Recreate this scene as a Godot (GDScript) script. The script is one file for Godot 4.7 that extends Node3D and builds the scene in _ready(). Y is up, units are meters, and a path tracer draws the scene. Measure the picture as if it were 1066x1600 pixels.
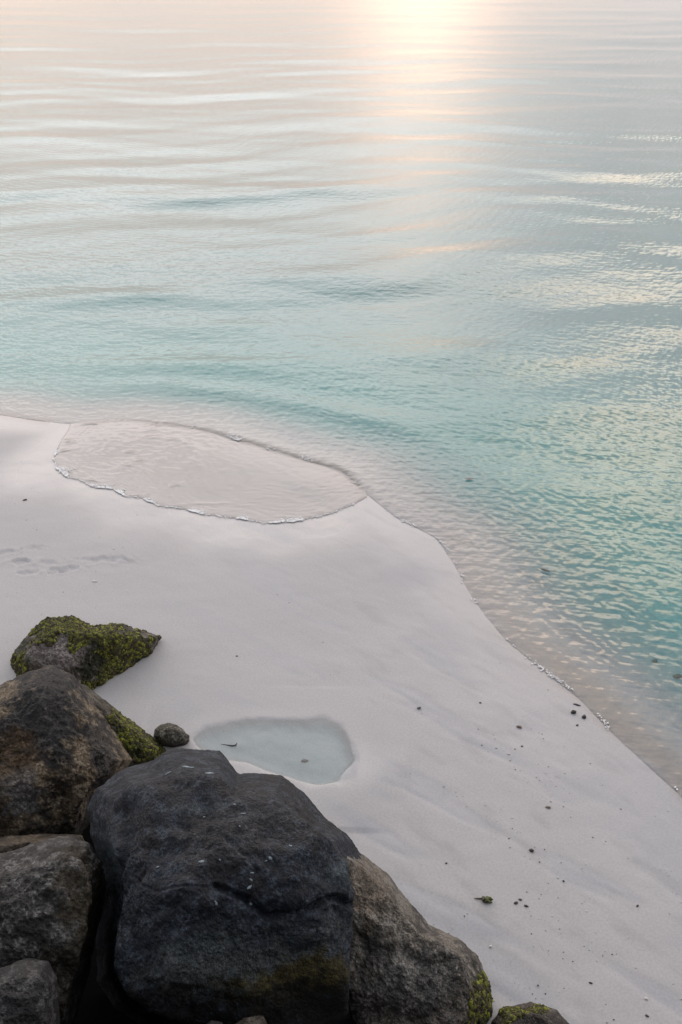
extends Node3D
# A pale sandy cove at sunset seen from a rock breakwater: sea, swash, sand, pool, boulders and small beach litter.

const EYE_HEIGHT := 5.0
var used := {}
var rng := RandomNumberGenerator.new()

# ---------------------------------------------------------------- curves (world x, z)
var shore := PackedVector2Array([Vector2(-60, -15), Vector2(-14, -12.3), Vector2(-7, -11.6), Vector2(-3.81, -11.26), Vector2(-3.34, -11.09), Vector2(-2.97, -11.0),
	Vector2(-2.35, -11.06), Vector2(-1.62, -10.87), Vector2(-1.04, -10.53), Vector2(-0.48, -10.16), Vector2(-0.02, -9.86), Vector2(0.24, -9.40),
	Vector2(0.52, -8.90), Vector2(0.85, -8.54), Vector2(0.98, -8.05), Vector2(1.08, -7.51), Vector2(1.28, -6.97), Vector2(1.51, -6.57), Vector2(1.71, -6.26),
	Vector2(1.88, -5.85), Vector2(2.03, -5.56), Vector2(2.18, -5.26), Vector2(2.6, -4.1), Vector2(3.2, -2.0), Vector2(4.0, 2.0), Vector2(5.5, 20), Vector2(8, 60)])
var swash_edge := PackedVector2Array([Vector2(-2.97, -10.98), Vector2(-2.95, -10.29), Vector2(-2.90, -9.92), Vector2(-2.78, -9.71), Vector2(-2.59, -9.54), Vector2(-2.17, -9.30),
	Vector2(-1.70, -9.05), Vector2(-1.20, -8.86), Vector2(-0.90, -8.79), Vector2(-0.60, -8.74), Vector2(-0.43, -8.78), Vector2(-0.20, -8.87), Vector2(0.01, -9.02), Vector2(0.25, -9.30)])
var pool_edge := PackedVector2Array([Vector2(-1.04, -5.74), Vector2(-0.93, -5.87), Vector2(-0.74, -5.945), Vector2(-0.41, -5.97), Vector2(-0.12, -5.96), Vector2(0.01, -5.89),
	Vector2(0.08, -5.71), Vector2(0.12, -5.52), Vector2(0.09, -5.37), Vector2(0.01, -5.25), Vector2(-0.11, -5.235), Vector2(-0.23, -5.25), Vector2(-0.38, -5.34),
	Vector2(-0.55, -5.43), Vector2(-0.70, -5.49), Vector2(-0.86, -5.57), Vector2(-0.97, -5.64)])
const POOL_LEVEL := 0.062
# footprints: x, z, half length, half width, turn, depth
var prints := [[-2.92, -8.14, .13, .05, .3, .016], [-2.72, -7.98, .12, .045, .1, .018], [-2.50, -7.97, .10, .045, -.2, .010], [-2.33, -7.86, .13, .05, .25, .016],
	[-2.63, -7.80, .10, .05, .0, .012], [-2.42, -7.80, .11, .03, .35, .014], [-2.02, -8.03, .22, .06, .05, .012], [-1.85, -8.00, .10, .05, -.1, .008], [-2.66, -8.22, .12, .05, .1, .007]]

# distance to the shoreline, kept on a grid: positive on land
const GX := -16.0
const GZ := -30.0
const GC := 0.125
const GNX := 264
const GNZ := 272
var dist_grid := PackedFloat32Array()
var n_low := FastNoiseLite.new()
var n_mid := FastNoiseLite.new()
var n_fine := FastNoiseLite.new()
var n_ridge := FastNoiseLite.new()


func _ready() -> void:
	rng.seed = 41
	var cam := Camera3D.new()
	cam.name = "camera"
	cam.position = Vector3(0, EYE_HEIGHT, 0)
	cam.rotation_degrees = Vector3(-29, 0, 0)
	cam.fov = 50.0
	cam.near = 0.05
	cam.far = 4000.0
	cam.current = true
	add_child(cam)
	setup_noise()
	var env := Environment.new()
	env.background_mode = Environment.BG_SKY
	env.sky = Sky.new()
	var pano := PanoramaSkyMaterial.new()
	pano.panorama = sky_picture()
	env.sky.sky_material = pano
	env.background_energy_multiplier = 1.2
	env.tonemap_mode = Environment.TONE_MAPPER_LINEAR
	env.tonemap_exposure = 0.96
	env.sdfgi_enabled = true
	env.ssao_enabled = true
	env.ssil_enabled = true
	var we := WorldEnvironment.new()
	we.name = "environment"
	we.environment = env
	add_child(we)
	var sun := DirectionalLight3D.new()
	sun.name = "sun"
	sun.light_color = Color(1.0, 0.83, 0.62)
	sun.light_energy = 0.15
	sun.light_angular_distance = 80.0
	sun.shadow_enabled = true
	sun.rotation_degrees = Vector3(-4.0, 180.0 - 4.2, 0)
	add_child(sun)

	make_dist_grid()
	build_sand()
	build_sea()
	build_swash()
	build_pool()
	build_breakwater_core()
	build_boulders()
	build_foam()
	build_litter()


# ---------------------------------------------------------------- small helpers
func numbered(called: String) -> String:
	var k: int = used.get(called, 0)
	used[called] = k + 1
	return called if k == 0 else "%s_%03d" % [called, k]

func tag(o: Node3D, label: String, category := "", group := "", kind := "") -> void:
	if label != "":
		o.set_meta("label", label)
	if category != "":
		o.set_meta("category", category)
	if group != "":
		o.set_meta("group", group)
	if kind != "":
		o.set_meta("kind", kind)

func put(called: String, mesh: Mesh, mat: Material, parent: Node3D = null) -> MeshInstance3D:
	var o := MeshInstance3D.new()
	o.mesh = mesh
	o.material_override = mat
	if parent:
		o.name = called
		parent.add_child(o, true)
	else:
		o.name = numbered(called)
		add_child(o, true)
	return o

func setup_noise() -> void:
	for pair in [[n_low, 11, 3], [n_mid, 12, 4], [n_fine, 13, 3]]:
		var n: FastNoiseLite = pair[0]
		n.seed = pair[1]
		n.noise_type = FastNoiseLite.TYPE_SIMPLEX_SMOOTH
		n.frequency = 1.0
		n.fractal_type = FastNoiseLite.FRACTAL_FBM
		n.fractal_octaves = pair[2]
		n.fractal_gain = 0.5
	n_ridge.seed = 14
	n_ridge.noise_type = FastNoiseLite.TYPE_SIMPLEX_SMOOTH
	n_ridge.frequency = 1.0
	n_ridge.fractal_type = FastNoiseLite.FRACTAL_RIDGED
	n_ridge.fractal_octaves = 4

func smooth_line(p: PackedVector2Array, n: int) -> PackedVector2Array:
	var dense := PackedVector2Array()
	for i in p.size() - 1:
		var a := p[maxi(i - 1, 0)]
		var d := p[mini(i + 2, p.size() - 1)]
		for k in 12:
			dense.append(p[i].cubic_interpolate(p[i + 1], a, d, k / 12.0))
	dense.append(p[p.size() - 1])
	var total := 0.0
	for i in dense.size() - 1:
		total += dense[i].distance_to(dense[i + 1])
	var out := PackedVector2Array()
	var at := 0
	var gone := 0.0
	for k in n:
		var want := total * k / (n - 1.0)
		while at < dense.size() - 2 and gone + dense[at].distance_to(dense[at + 1]) < want:
			gone += dense[at].distance_to(dense[at + 1])
			at += 1
		var step := dense[at].distance_to(dense[at + 1])
		out.append(dense[at].lerp(dense[at + 1], clampf((want - gone) / maxf(step, 1e-6), 0, 1)))
	return out

func line_distance(q: Vector2, p: PackedVector2Array, closed := false) -> float:
	var best := 1e9
	var n := p.size()
	for i in (n if closed else n - 1):
		var a := p[i]
		var ab := p[(i + 1) % n] - a
		var t := clampf((q - a).dot(ab) / maxf(ab.length_squared(), 1e-9), 0, 1)
		best = minf(best, q.distance_squared_to(a + ab * t))
	return sqrt(best)

func make_dist_grid() -> void:
	var land := shore.duplicate()
	land.append(Vector2(8, 80))
	land.append(Vector2(-60, 80))
	dist_grid.resize(GNX * GNZ)
	for j in GNZ:
		for i in GNX:
			var q := Vector2(GX + i * GC, GZ + j * GC)
			var d := line_distance(q, shore)
			dist_grid[j * GNX + i] = d if Geometry2D.is_point_in_polygon(q, land) else -d

func shore_d(x: float, z: float) -> float:
	var fx := clampf((x - GX) / GC, 0, GNX - 1.001)
	var fz := clampf((z - GZ) / GC, 0, GNZ - 1.001)
	var i := int(fx)
	var j := int(fz)
	fx -= i
	fz -= j
	var k := j * GNX + i
	var a := dist_grid[k] * (1.0 - fx) + dist_grid[k + 1] * fx
	var b := dist_grid[k + GNX] * (1.0 - fx) + dist_grid[k + GNX + 1] * fx
	return a * (1.0 - fz) + b * fz

# the sand's height before small relief, from the distance to the shoreline
func beach_profile(d: float) -> float:
	if d > 0.0:
		return 0.045 * d / (1.0 + 0.14 * d)
	var s := -d
	return -(0.06 * s + 0.28 * maxf(s - 0.35, 0.0) * smoothstep(0.3, 1.2, s)) if s < 6.0 else -(1.942 + 0.1 * minf(s - 6.0, 12.0))

func sand_h(x: float, z: float, d: float) -> float:
	var h := beach_profile(d)
	if d > -0.3:
		h += n_low.get_noise_2d(x * 0.45, z * 0.45) * 0.012 * smoothstep(0.1, 1.6, d)
		h += n_mid.get_noise_2d(x * 2.1 + z * 1.2, z * 2.1 - x * 1.2) * 0.004 * smoothstep(0.0, 0.6, d)
	else:
		h += n_low.get_noise_2d(x * 0.9, z * 0.9) * 0.05 * smoothstep(0.3, 2.0, -d)
	return h

func grid_mesh(v: PackedVector3Array, nx: int, nz: int, colors: PackedColorArray, uv: PackedVector2Array, uv2 := PackedVector2Array()) -> ArrayMesh:
	var normals := PackedVector3Array()
	normals.resize(v.size())
	for j in nz:
		var j0 := maxi(j - 1, 0) * nx
		var j1 := mini(j + 1, nz - 1) * nx
		for i in nx:
			normals[j * nx + i] = (v[j * nx + mini(i + 1, nx - 1)] - v[j * nx + maxi(i - 1, 0)]).cross(v[j1 + i] - v[j0 + i]).normalized()
	if normals[normals.size() / 2].y < 0.0:
		for i in normals.size():
			normals[i] = -normals[i]
	var index := PackedInt32Array()
	index.resize((nx - 1) * (nz - 1) * 6)
	var k := 0
	for j in nz - 1:
		for i in nx - 1:
			var a := j * nx + i
			index[k] = a
			index[k + 1] = a + nx
			index[k + 2] = a + 1
			index[k + 3] = a + 1
			index[k + 4] = a + nx
			index[k + 5] = a + nx + 1
			k += 6
	var arrays := []
	arrays.resize(Mesh.ARRAY_MAX)
	arrays[Mesh.ARRAY_VERTEX] = v
	arrays[Mesh.ARRAY_NORMAL] = normals
	arrays[Mesh.ARRAY_TEX_UV] = uv
	if uv2.size():
		arrays[Mesh.ARRAY_TEX_UV2] = uv2
	if colors.size():
		arrays[Mesh.ARRAY_COLOR] = colors
	arrays[Mesh.ARRAY_INDEX] = index
	var m := ArrayMesh.new()
	m.add_surface_from_arrays(Mesh.PRIMITIVE_TRIANGLES, arrays)
	return m

func grain_texture(seed_: int, frequency: float, lo: float, hi: float, octaves := 3) -> ImageTexture:
	var n := FastNoiseLite.new()
	n.seed = seed_
	n.noise_type = FastNoiseLite.TYPE_SIMPLEX
	n.frequency = frequency
	n.fractal_octaves = octaves
	n.fractal_gain = 0.65
	var im := n.get_seamless_image(512, 512)
	im.convert(Image.FORMAT_L8)
	var data := im.get_data()
	var table := PackedByteArray()
	table.resize(256)
	for i in 256:
		table[i] = clampi(int(255.0 * lerpf(lo, hi, smoothstep(0.15, 0.85, i / 255.0))), 0, 255)
	for i in data.size():
		data[i] = table[data[i]]
	return ImageTexture.create_from_image(Image.create_from_data(512, 512, false, Image.FORMAT_L8, data))

func relief_texture(seed_: int, frequency: float, strength: float, kind := FastNoiseLite.FRACTAL_FBM) -> ImageTexture:
	var n := FastNoiseLite.new()
	n.seed = seed_
	n.frequency = frequency
	n.fractal_type = kind
	n.fractal_octaves = 5
	n.fractal_gain = 0.6
	var im := n.get_seamless_image(512, 512)
	im.convert(Image.FORMAT_RGBA8)
	im.bump_map_to_normal_map(strength)
	return ImageTexture.create_from_image(im)


# ---------------------------------------------------------------- sky: sunset air, veiled sun, soft cloud banks
func sky_picture() -> ImageTexture:
	var w := 1024
	var h := 512
	var data := PackedFloat32Array()
	data.resize(w * h * 4)
	var sun_dir := Vector3(sin(deg_to_rad(4.2)) * cos(deg_to_rad(5.5)), sin(deg_to_rad(5.5)), -cos(deg_to_rad(4.2)) * cos(deg_to_rad(5.5)))
	var horizon := Vector3(0.74, 0.645, 0.63)
	var low := Vector3(2.74, 2.58, 2.55)
	var middle := Vector3(0.95, 1.00, 1.04)
	var top := Vector3(0.44, 0.50, 0.56)
	var k := 0
	for j in h:
		var el := (0.5 - (j + 0.5) / h) * PI
		var e := rad_to_deg(el)
		if e < -1.0:
			for i in w:
				data[k] = 0.55
				data[k + 1] = 0.55
				data[k + 2] = 0.55
				data[k + 3] = 1.0
				k += 4
			continue
		var base := horizon.lerp(low, smoothstep(5.0, 20.0, e)).lerp(middle, smoothstep(28.0, 53.0, e)).lerp(top, smoothstep(45.0, 85.0, e))
		for i in w:
			var az := (i + 0.5) / w * TAU
			var dir := Vector3(sin(az) * cos(el), sin(el), -cos(az) * cos(el))
			var c := base
			# opposite the sun the sky is dimmer and bluer
			var facing := dir.dot(sun_dir)
			c *= Vector3(0.33, 0.345, 0.375).lerp(Vector3.ONE, smoothstep(-0.6, 0.9, facing))
			var a := rad_to_deg(acos(clampf(facing, -1, 1)))
			# banks of cloud, thin and drawn out along the horizon
			var cl := n_low.get_noise_3d(dir.x * 1.7 + 5.0, dir.y * 6.5, dir.z * 1.7) + 0.4 * n_mid.get_noise_3d(dir.x * 4.0, dir.y * 15.0 + 3.0, dir.z * 4.0)
			var daz := rad_to_deg(wrapf(az - deg_to_rad(24.0), -PI, PI))
			var bank := exp(-pow(daz / 17.0, 2.0)) * smoothstep(0.5, 4.0, e) * (1.0 - smoothstep(15.0, 22.0, e + cl * 6.0)) * 1.1
			var thick := clampf(smoothstep(-0.05, 0.55, cl) * smoothstep(0.0, 6.0, e) * 0.45 + bank + 0.55 * exp(-pow((daz - 6.0) / 24.0, 2.0)) * smoothstep(22.0, 34.0, e), 0, 1)
			c = c.lerp(Vector3(0.54, 0.60, 0.72) * lerpf(0.4, 1.0, smoothstep(-0.5, 0.8, facing)), thick * 0.94)
			# cloud tops lit from the sun's side
			var gold := exp(-pow((daz + 7.0) / 7.0, 2.0)) * exp(-pow((e + cl * 6.0 - 28.0) / 7.0, 2.0)) * 2.0 + 0.3 * smoothstep(0.1, 0.5, cl) * exp(-a / 40.0)
			c += Vector3(1.0, 0.60, 0.26) * gold * 1.4
			c += Vector3(1.0, 0.62, 0.38) * (1.0 - 0.75 * bank) * (exp(-pow(a / 2.6, 2.0)) * 0.12 + exp(-a / 7.0) * 0.25 + 0.85 * exp(-pow(rad_to_deg(wrapf(az - deg_to_rad(4.0), -PI, PI)) / 3.2, 2.0)) * exp(-maxf(e - 4.0, 0.0) / 22.0))
			data[k] = c.x
			data[k + 1] = c.y
			data[k + 2] = c.z
			data[k + 3] = 1.0
			k += 4
	return ImageTexture.create_from_image(Image.create_from_data(w, h, false, Image.FORMAT_RGBAF, data.to_byte_array()))


# ---------------------------------------------------------------- sand
func axis(lo: float, hi: float, step: float, far_lo: float, far_hi: float) -> PackedFloat32Array:
	var before := []
	var x := lo
	var s := step
	while x > far_lo:
		s *= 1.22
		x -= s
		before.push_front(maxf(x, far_lo))
	var out := PackedFloat32Array(before)
	x = lo
	while x < hi:
		out.append(x)
		x += step
	s = step
	while x < far_hi:
		out.append(x)
		s *= 1.22
		x += s
	out.append(far_hi)
	return out

func build_sand() -> void:
	var xs := axis(-4.6, 3.4, 0.019, -900.0, 900.0)
	var zs := axis(-11.8, -3.2, 0.021, -1500.0, 300.0)
	zs.reverse()
	var nx := xs.size()
	var nz := zs.size()
	var v := PackedVector3Array()
	var col := PackedColorArray()
	var uv := PackedVector2Array()
	var uv2 := PackedVector2Array()
	v.resize(nx * nz)
	col.resize(nx * nz)
	uv.resize(nx * nz)
	uv2.resize(nx * nz)
	var dry := Vector3(0.432, 0.418, 0.419)
	var damp := Vector3(0.365, 0.365, 0.383)
	var brown := Vector3(0.31, 0.28, 0.25)
	var k := 0
	for z in zs:
		for x in xs:
			var d := shore_d(x, z)
			var h := sand_h(x, z, d)
			var c := dry
			if d > -1.5:
				var q := Vector2(x, z)
				# damp streaks run down the lower beach towards the water
				var along := (x - 0.9) * 0.80 + (z + 5.6) * 0.60
				var streak := n_low.get_noise_2d(along * 0.5, ((x - 0.9) * -0.60 + (z + 5.6) * 0.80) * 2.2)
				var wet := smoothstep(0.05, 0.45, streak) * smoothstep(-2.4, 0.3, x) * 0.9
				wet = maxf(wet, (1.0 - smoothstep(0.1, 1.0, d + streak * 0.4)) * smoothstep(-0.3, 0.8, x))
				c = dry.lerp(damp, clampf(wet, 0, 1))
				if x > -0.2:
					c = c.lerp(brown, 0.65 * smoothstep(0.7, 1.9, x) * smoothstep(0.06, -0.08, d + streak * 0.12) * (1.0 - smoothstep(0.10, 0.40, -d)))
				if x < -3.2 and z < -10.4:
					c = c.lerp(brown, 0.5 * smoothstep(0.15, 0.0, absf(d)))
				h -= 0.004 * exp(-pow((streak - 0.35) / 0.20, 2.0)) * smoothstep(0.2, 1.0, d) * smoothstep(-0.6, 0.6, x)
				# coarse gritty bands
				var grit := n_mid.get_noise_2d(along * 1.4 + 9.0, (z - x) * 3.0)
				c *= 1.0 - 0.10 * smoothstep(0.15, 0.6, grit) * smoothstep(-0.6, 0.6, x)
				h += n_fine.get_noise_2d(x * 10.0, z * 10.0) * 0.0005
				# pool hollow
				if x > -1.35 and x < 0.45 and z > -6.3 and z < -4.9:
					var pd := line_distance(q, pool_edge, true)
					if Geometry2D.is_point_in_polygon(q, pool_edge):
						pd = -pd
					pd += n_mid.get_noise_2d(x * 2.4, z * 2.4) * 0.055
					var floor_h := POOL_LEVEL - 0.035 + n_mid.get_noise_2d(x * 2.6 + 4.0, z * 3.4) * 0.022
					for m in [[-0.24, -5.54, 0.05, 0.02], [-0.33, -5.55, 0.035, 0.016], [-0.40, -5.38, 0.03, 0.012]]:
						floor_h += m[3] * exp(-q.distance_squared_to(Vector2(m[0], m[1])) / (m[2] * m[2]))
					var rim := POOL_LEVEL + 0.006 + 0.028 * smoothstep(-5.75, -5.2, z)
					var outer := lerpf(rim, h, smoothstep(0.0, 0.55, pd))
					h = lerpf(floor_h, outer, smoothstep(-0.13, 0.02, pd)) if pd < 0.55 else h
					c = c.lerp(Vector3(0.46, 0.505, 0.52), smoothstep(0.0, -0.12, pd))
					c = c.lerp(dry * 1.06, smoothstep(0.0, 0.02, pd) * (1.0 - smoothstep(0.04, 0.2, pd)) * 0.7)
				if x < -1.5 and z > -8.6 and z < -7.4:
					for f in prints:
						var r := Vector2(x - f[0], z - f[1]).rotated(f[4])
						var wob := n_mid.get_noise_2d(x * 12.0, z * 12.0) * 0.85
						var rr: float = sqrt(r.x * r.x / (f[2] * f[2]) + r.y * r.y / (f[3] * f[3])) + wob
						h += 0.65 * f[5] * (0.45 * exp(-pow((rr - 1.15) / 0.22, 2.0)) - (1.0 - smoothstep(0.45, 1.0, rr)))
						c = c.lerp(damp * 0.85, 0.35 * (1.0 - smoothstep(0.4, 0.95, rr)))
			v[k] = Vector3(x, h, z)
			col[k] = Color(c.x, c.y, c.z)
			uv[k] = Vector2((x + 8.0) / 14.0, (z + 14.0) / 14.0)
			uv2[k] = Vector2(x + 0.1 * sin(z * 1.7), z + 0.1 * sin(x * 1.3)) / 1.9
			k += 1
	# damp sand is smoother than dry sand: a map of the roughness over the beach
	var im := Image.create_empty(256, 256, false, Image.FORMAT_L8)
	for j in 256:
		for i in 256:
			var x := -8.0 + 14.0 * (i + 0.5) / 256.0
			var z := -14.0 + 14.0 * (j + 0.5) / 256.0
			var d := shore_d(x, z)
			var lobe := line_distance(Vector2(x, z), swash_edge)
			var w := 1.0 - smoothstep(0.0, 1.1, minf(d, lobe) + 0.35 * n_low.get_noise_2d(x * 0.8, z * 0.8))
			var along := (x - 0.9) * 0.80 + (z + 5.6) * 0.60
			var streak := n_low.get_noise_2d(along * 0.5, ((x - 0.9) * -0.60 + (z + 5.6) * 0.80) * 2.2)
			w = maxf(w, 0.55 * smoothstep(0.0, 0.45, streak) * smoothstep(-2.4, 0.3, x))
			var g := lerpf(0.78, 0.22, clampf(w, 0, 1))
			im.set_pixel(i, j, Color(g, g, g))
	var m := StandardMaterial3D.new()
	m.vertex_color_use_as_albedo = true
	m.roughness = 1.0
	m.roughness_texture = ImageTexture.create_from_image(im)
	m.texture_repeat = true
	m.metallic_specular = 0.4
	m.detail_enabled = true
	m.detail_uv_layer = BaseMaterial3D.DETAIL_UV_2
	m.detail_blend_mode = BaseMaterial3D.BLEND_MODE_MUL
	m.detail_albedo = grain_texture(5, 0.16, 0.95, 1.0, 3)
	var o := put("sand", grid_mesh(v, nx, nz, col, uv, uv2), m)
	tag(o, "pale grey pink sand sloping down under the water", "", "", "structure")


# ---------------------------------------------------------------- water
func ripple_texture() -> ImageTexture:
	var n := 512
	var r := RandomNumberGenerator.new()
	r.seed = 77
	var sx := PackedFloat32Array()
	var sz := PackedFloat32Array()
	sx.resize(n * n)
	sz.resize(n * n)
	for w in 34:
		var m := 7.0 * pow(7.0, r.randf())
		var turn := r.randfn(0.0, 0.75)
		var kx := roundi(m * sin(turn))
		var kz := roundi(m * cos(turn))
		var len_ := maxf(sqrt(kx * kx + kz * kz), 1.0)
		var slope := 0.030 * pow(6.0 / len_, 0.25)
		var ph := r.randf() * TAU
		var cu := PackedFloat32Array()
		var su := PackedFloat32Array()
		var cv := PackedFloat32Array()
		var sv := PackedFloat32Array()
		for i in n:
			cu.append(cos(TAU * kx * i / n))
			su.append(sin(TAU * kx * i / n))
			cv.append(cos(TAU * kz * i / n + ph))
			sv.append(sin(TAU * kz * i / n + ph))
		var ax := slope * kx / len_
		var az := slope * kz / len_
		var k := 0
		for j in n:
			var c := cv[j]
			var s := sv[j]
			for i in n:
				var t := cu[i] * c - su[i] * s
				sx[k] += ax * t
				sz[k] += az * t
				k += 1
	var bytes := PackedByteArray()
	bytes.resize(n * n * 4)
	for k in n * n:
		var v := Vector3(-sx[k], -sz[k], 1.0).normalized()
		bytes[k * 4] = int(127.5 + 127.5 * v.x)
		bytes[k * 4 + 1] = int(127.5 + 127.5 * v.y)
		bytes[k * 4 + 2] = int(127.5 + 127.5 * v.z)
		bytes[k * 4 + 3] = 255
	return ImageTexture.create_from_image(Image.create_from_data(n, n, false, Image.FORMAT_RGBA8, bytes))

var ripple: ImageTexture

func water_material(ripples: float, roughness := 0.03) -> StandardMaterial3D:
	if ripple == null:
		ripple = ripple_texture()
	var m := StandardMaterial3D.new()
	m.albedo_color = Color(1, 1, 1, 0.0)
	m.vertex_color_use_as_albedo = true
	m.roughness = roughness
	m.refraction_enabled = true
	m.refraction_scale = 0.033
	m.transparency = BaseMaterial3D.TRANSPARENCY_ALPHA
	m.normal_enabled = ripples > 0.0
	m.normal_texture = ripple
	m.normal_scale = ripples
	return m

func water_tint(depth: float) -> Color:
	var t := 1.0 - exp(-depth / 0.15)
	var c := Vector3(1, 1, 1).lerp(Vector3(0.12, 0.76, 0.77), t)
	c *= Vector3(1, 1, 1).lerp(Vector3(1.0, 0.72, 0.79), smoothstep(0.6, 1.95, depth))
	return Color(c.x, c.y, c.z)

func build_sea() -> void:
	var rows := PackedFloat32Array()
	var z := -3.0
	while z > -1500.0:
		rows.append(z)
		var reach := -z
		var step := clampf(reach * reach / EYE_HEIGHT * 0.00095, 0.017, 60.0)
		z -= step
	rows.append(-1500.0)
	var nx := 540
	var nz := rows.size()
	# waves: wavelength, heading from the z axis, height
	var r := RandomNumberGenerator.new()
	r.seed = 9
	var kx := PackedFloat32Array()
	var kz := PackedFloat32Array()
	var amp := PackedFloat32Array()
	var ph := PackedFloat32Array()
	var wl := PackedFloat32Array()
	for s in [[6.5, 0.10, .015], [4.4, -0.20, .013], [3.3, 0.26, .011], [2.6, -0.12, .008], [1.9, 0.25, .0075], [1.35, -0.25, .0042], [0.95, 0.35, .0022], [0.7, -0.45, .0011],
		[0.5, 0.15, .0007], [0.38, 0.7, .0006], [0.29, -0.65, .0005], [0.22, 0.35, .0005]]:
		kx.append(TAU / s[0] * sin(s[1]))
		kz.append(TAU / s[0] * cos(s[1]))
		amp.append(s[2])
		wl.append(s[0])
		ph.append(r.randf() * TAU)
	var nw := kx.size()
	var v := PackedVector3Array()
	var col := PackedColorArray()
	var uv := PackedVector2Array()
	v.resize(nx * nz)
	col.resize(nx * nz)
	uv.resize(nx * nz)
	var k := 0
	for j in nz:
		z = rows[j]
		var step := absf(rows[mini(j + 1, nz - 1)] - z)
		var half := 0.5 * sqrt(z * z + 25.0) + 1.5
		var keep := PackedFloat32Array()
		for w in nw:
			keep.append(amp[w] * clampf(wl[w] / (2.5 * maxf(step, 2.0 * half / nx)) - 1.0, 0, 1))
		for i in nx:
			var x := (2.0 * i / (nx - 1.0) - 1.0) * half
			if z < -30.0:
				x *= 1.0 + 1.2 * pow(absf(2.0 * i / (nx - 1.0) - 1.0), 4.0)
			var d := shore_d(x, z)
			var s := -d
			var y := 0.0
			var depth := maxf(0.0, -beach_profile(d))
			if s < -0.6:
				y = -0.25 * -s
			else:
				var wx := x + 0.5 * sin(z * 0.37 + 1.0) + 0.25 * sin(z * 0.9 + x * 0.35)
				var wz := z + 0.45 * sin(x * 0.33 + 0.5) + 0.22 * sin(x * 0.8 - z * 0.25)
				var calm := 0.06 + 0.94 * smoothstep(0.1, 3.2, s)
				var small := smoothstep(0.4, 2.0, s)
				var gust := 0.55 + 0.9 * (0.5 + n_low.get_noise_2d(x * 0.06 + 3.0, z * 0.11))
				wz += 0.55 * n_low.get_noise_2d(x * 0.11, z * 0.16)
				for w in nw:
					if keep[w] > 0.0:
						y += keep[w] * (calm * gust * (1.0 - 0.4 * smoothstep(20.0, 60.0, -z)) if wl[w] > 0.8 else small) * sin(kx[w] * wx + kz[w] * wz + ph[w])
				# long, low swell crest about to break, seen as a teal face
				if s < 8.0:
					var bend := 0.35 * sin(x * 0.55 + 0.6) + 0.15 * sin(x * 1.4)
					y += 0.036 * exp(-pow((z + 15.6 + bend) / 0.42, 2.0)) * exp(-pow((x + 3.6) / 2.6, 2.0))
					y += 0.028 * exp(-pow((z + 12.9 + bend * 0.7) / 0.30, 2.0)) * exp(-pow((x + 1.8) / 1.4, 2.0))
					y += 0.022 * exp(-pow((s - 1.15 - bend * 0.4) / 0.22, 2.0)) * smoothstep(-3.6, -1.5, x) * smoothstep(1.6, 0.0, x)
					# shore-following ripples
					var nn := n_low.get_noise_2d(x * 0.7, z * 0.7)
					var n2 := n_low.get_noise_2d(x * 1.9 + 4.0, z * 1.9)
					var rip := sin(s * 58.0 + nn * 13.0 + n2 * 5.0) * 0.00085 + sin(s * 66.0 - x * 30.0 + nn * 16.0) * 0.0006 + sin(s * 40.0 + (x + z) * 30.0 + n2 * 9.0) * 0.0007 + sin(x * 62.0 - z * 25.0 + n2 * 8.0) * 0.0005
					y += rip * smoothstep(-0.1, 0.8, s) * (1.0 - smoothstep(3.5, 8.0, s)) * 0.7
				# the little breaking front above the swash sheet
				var front := smoothstep(-2.6, -1.1, x) * smoothstep(0.42, 0.05, x) * 0.013 + 0.006
				var jag := 0.02 * n_mid.get_noise_2d(x * 3.0, z * 3.0)
				y += front * smoothstep(-0.06, 0.14, s + jag) * exp(-maxf(s, 0.0) / 0.30)
				if s < 0.0:
					y += s * 0.25
			v[k] = Vector3(x, y, z)
			col[k] = water_tint(depth)
			uv[k] = Vector2(x + 0.22 * sin(z * 0.8) + 0.1 * sin(x * 1.7), z + 0.22 * sin(x * 0.7 + 1.0) + 0.1 * sin(z * 1.3)) / 1.3
			k += 1
	var o := put("sea", grid_mesh(v, nx, nz, col, uv), water_material(0.38))
	tag(o, "calm turquoise sea reflecting the low sun", "", "", "structure")

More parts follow.
